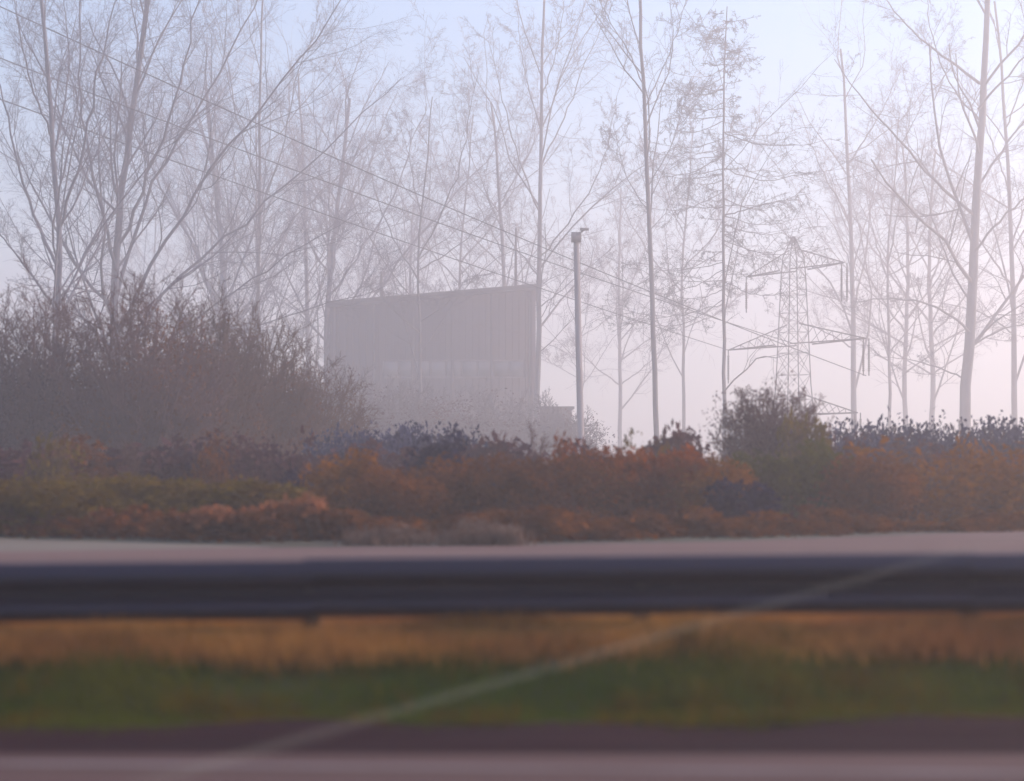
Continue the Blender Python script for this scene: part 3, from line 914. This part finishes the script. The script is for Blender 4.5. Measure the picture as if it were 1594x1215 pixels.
# ------------------------------------------------------------------ building
def building():
    d = 170.0
    x0 = at(513, 0, d)[0]; x1 = at(834, 0, d)[0]
    zb = float(ground_z(d)) - .2
    root = tag(empty('building', ((x0 + x1) / 2, d, zb)), 'large flat grey factory block with sloping roof edge fading in haze', 'building')
    xm = (x0 + x1) / 2
    zl = at(0, 476, d)[2] - zb; zr = at(0, 449, d)[2] - zb
    w = (x1 - x0) / 2; D = 14.0
    v = [(-w, 0, 0), (w, 0, 0), (w, 0, zr), (-w, 0, zl), (-w, D, 0), (w, D, 0), (w, D, zr), (-w, D, zl)]
    q = [(0, 1, 2, 3), (1, 5, 6, 2), (5, 4, 7, 6), (4, 0, 3, 7), (3, 2, 6, 7)]
    link('wall', mesh_from('wall', v, [np.array(q)]), M['wall'], root)
    sl = (zr - zl) / (2 * w); L = math.hypot(2 * w, zr - zl) + .6
    MB().box((0, D / 2, (zl + zr) / 2 + .22), (L, D + .6, .4), Matrix.Rotation(-math.atan(sl), 3, 'Y')).build('roof', M['roof'], root)
    zw = at(0, 574, d)[2] - zb
    fr = MB().box((1.9, -.06, zw + .75), (12.4, .1, .14)).box((1.9, -.06, zw - .75), (12.4, .1, .14))
    win = fr.build('window', M['frame'], root)
    for i in range(9):
        MB().box((-3.7 + i * 1.4, -.05, zw), (1.22, .06, 1.34)).build('pane', M['pane'], win)
    for i in range(10):
        MB().box((-4.4 + i * 1.4, -.06, zw), (.1, .1, 1.36)).build('mullion', M['frame'], win)
    for i in range(6):                                  # cladding joints as pilaster strips
        MB().box((-w + .4 + i * (2 * w - .8) / 5, -.08, (zl + (zr - zl) * i / 5) / 2), (.28, .16, zl + (zr - zl) * i / 5 - .2)).build('pilaster', M['wall'], root)
    for i in range(31):                                 # standing seams of the cladding
        xx = -w + .3 + i * (2 * w - .6) / 30
        zz = zl + sl * (xx + w)
        MB().box((xx, -.03, zz / 2 + 1), (.07, .07, zz - 2.3)).build('cladding_seam', M['wall'], root)
    MB().box((0, -.32, (zl + zr) / 2 - .05), (L - .1, .22, .2), Matrix.Rotation(-math.atan(sl), 3, 'Y')).build('gutter', M['roof'], root)
    MB().bar((w - .6, -.2, 0), (w - .6, -.2, zr - .2), .09, 6).build('downpipe', M['roof'], root)
    ax = at(890, 0, d)[0] - x1; az = at(0, 636, d)[2] - zb
    MB().box((w + ax / 2 + .01, 5, az / 2), (ax, 9, az)).build('annex', M['wall'], root)
    MB().box((w + ax / 2 + .1, 5, az + .12), (ax + .3, 9.4, .22)).build('annex_roof', M['roof'], root)
    for px, ty in ((592, 420), (803, 352)):
        mx = at(px, 0, d)[0] - xm
        z0 = zl + sl * (mx + w)
        MB().bar((mx, 1.5, z0), (mx, 1.5, at(0, ty, d)[2] - zb), .16, 6, .09).build('mast', M['roof'], root)
    return root


building()

# ------------------------------------------------------------------ lamp pole
def lamp_pole():
    d = 100.0
    x, _, zt = at(897, 372, d)
    zb = float(ground_z(d))
    root = tag(empty('lamp_pole', (x, d, zb)), 'lone leaning lamp pole with boxy head between building and slim tree', 'lamp pole')
    h = zt - zb
    lean = .35
    MB().bar((lean, 0, -.3), (0, 0, h), .20, 10, .15).build('pole', M['wood_pole'], root, True)
    MB().box((.0, 0, h + .1), (.52, .5, .5)).build('lamp_head', M['wood_pole'], root)
    MB().bar((-.05, 0, h + .1), (.42, -.2, h + .48), .05, 5).box((.42, -.2, h + .5), (.46, .22, .12)).build('lamp_arm', M['wood_pole'], root)
    return root


lamp_pole()

# ------------------------------------------------------------------ lattice pylon and cables
PD = 160.0
PK = PD / 190.0
PX = at(1235, 0, PD)[0]
PZ = float(ground_z(PD))
pyl = tag(empty('power_pylon', (PX, PD, PZ)), 'steel lattice power pylon rising behind the dome bush', 'pylon')


def zpx(py): return H + (HY - py) / F * PD - PZ


top = zpx(368)
YAW = math.atan2(-2, 1)
ca, sa = math.cos(YAW), math.sin(YAW)


def half(z):
    return float(np.interp(z, [0, zpx(600), zpx(430), zpx(400), top], [2.5, 1.5, 1.05, .9, .10])) * PK


def corner(i, z):
    s = half(z)
    a = math.radians(45 + 90 * i) + .35
    return (s * 1.2 * math.cos(a), s * 1.2 * math.sin(a), z)


for i in range(4):
    mb = MB()
    zs = [0, zpx(600), zpx(430), zpx(400), top]
    for a, b in zip(zs[:-1], zs[1:]): mb.bar(corner(i, a), corner(i, b), .046, 4)
    mb.build('leg', M['pylon_steel'], pyl)
lv = [0]
while lv[-1] < top - .6: lv.append(lv[-1] + max(.9, half(lv[-1]) * 1.5))
lv[-1] = top
for i in range(4):
    mb = MB(); j = (i + 1) % 4
    for a, b in zip(lv[:-1], lv[1:]):
        mb.bar(corner(i, a), corner(j, b), .022, 3).bar(corner(j, a), corner(i, b), .022, 3)
        mb.bar(corner(i, b), corner(j, b), .022, 3)
    mb.build('bracing', M['pylon_steel'], pyl)
ENDS = []; TIPS = []
for zc, hl, ins in ((zpx(420), 8.4 * PK, 3.7 * PK), (zpx(536), 11.8 * PK, 3.5 * PK), (zpx(645), 10.5 * PK, 3.2 * PK)):
    for s in (-1, 1):
        mb = MB()
        e = Vector((ca * hl * s, sa * hl * s, zc))
        hb = half(zc)
        a1 = Vector((ca * hb * s - sa * hb, sa * hb * s + ca * hb, zc)); a2 = Vector((ca * hb * s + sa * hb, sa * hb * s - ca * hb, zc))
        t1 = Vector((ca * hb * s * .8, sa * hb * s * .8, zc + 1.7))
        for p in (a1, a2, t1): mb.bar(p, e, .050, 4)
        for k in range(1, 7):
            f0, f1 = k / 7, (k + .5) / 7
            mb.bar(a1.lerp(e, f0), t1.lerp(e, f1), .03, 3).bar(a2.lerp(e, f0), t1.lerp(e, f1), .03, 3).bar(a1.lerp(e, f0), a2.lerp(e, f1), .03, 3)
        arm = mb.build('cross_arm', M['pylon_steel'], pyl)
        TIPS.append(e + Vector((PX, PD, PZ)))
        for off in ((0,) if s < 0 else (-.22, .22)):
            ib = MB().bar(e + Vector((off, 0, 0)), e + Vector((off, 0, -ins)), .05, 5)
            for k in range(14):
                zc2 = -.5 - k * (ins - .8) / 14
                ib.bar(e + Vector((off, 0, zc2)), e + Vector((off, 0, zc2 - .10)), .10, 6)
            ib.build('insulator', M['insulator'], arm)
        ENDS.append(e + Vector((0, 0, -ins)) + Vector((PX, PD, PZ)))


def cable(label, A, B, sag, rad=.034, n=48):
    A = Vector(A); B = Vector(B)
    root_loc = A
    pts = []
    for i in range(n + 1):
        t = i / n
        p = A.lerp(B, t) - Vector((0, 0, sag * 4 * t * (1 - t)))
        pts.append(tuple(p - root_loc))
    pts = np.array([pts])
    v, q = tubes(pts, np.full((1, n + 1), rad), 5)
    o = link('power_cable', mesh_from('power_cable', v, [q], True), M['cable'])
    o.location = root_loc
    tag(o, label, 'cable', 'cables strung from the pylon to the upper left')


cable('topmost of the three cables sloping down from upper left to pylon', ENDS[3], at(-260, -112, 95), .8)
cable('middle one of three cables sloping down from upper left', TIPS[2].lerp(TIPS[3], .52), at(-260, -12, 95), .6)
cable('lowest of three cables sloping down from upper left', TIPS[2], at(-260, 60, 95), .3)

# ------------------------------------------------------------------ haze
hz = MB().box((0, 230, 23), (1040, 820, 56))
haze = hz.build('haze', None)
tag(haze, 'pale mauve morning haze filling the air', 'haze', kind='stuff')
hm = bpy.data.materials.new('haze')
hm.use_nodes = True
nt = hm.node_tree
nt.nodes.remove(nt.nodes['Principled BSDF'])
pv = nt.nodes.new('ShaderNodeVolumePrincipled')
pv.inputs['Color'].default_value = (1, .960, .946, 1)
pv.inputs['Density'].default_value = .0045
pv.inputs['Anisotropy'].default_value = .42
nt.links.new(pv.outputs[0], nt.nodes['Material Output'].inputs['Volume'])
haze.material_slots[0].material = hm
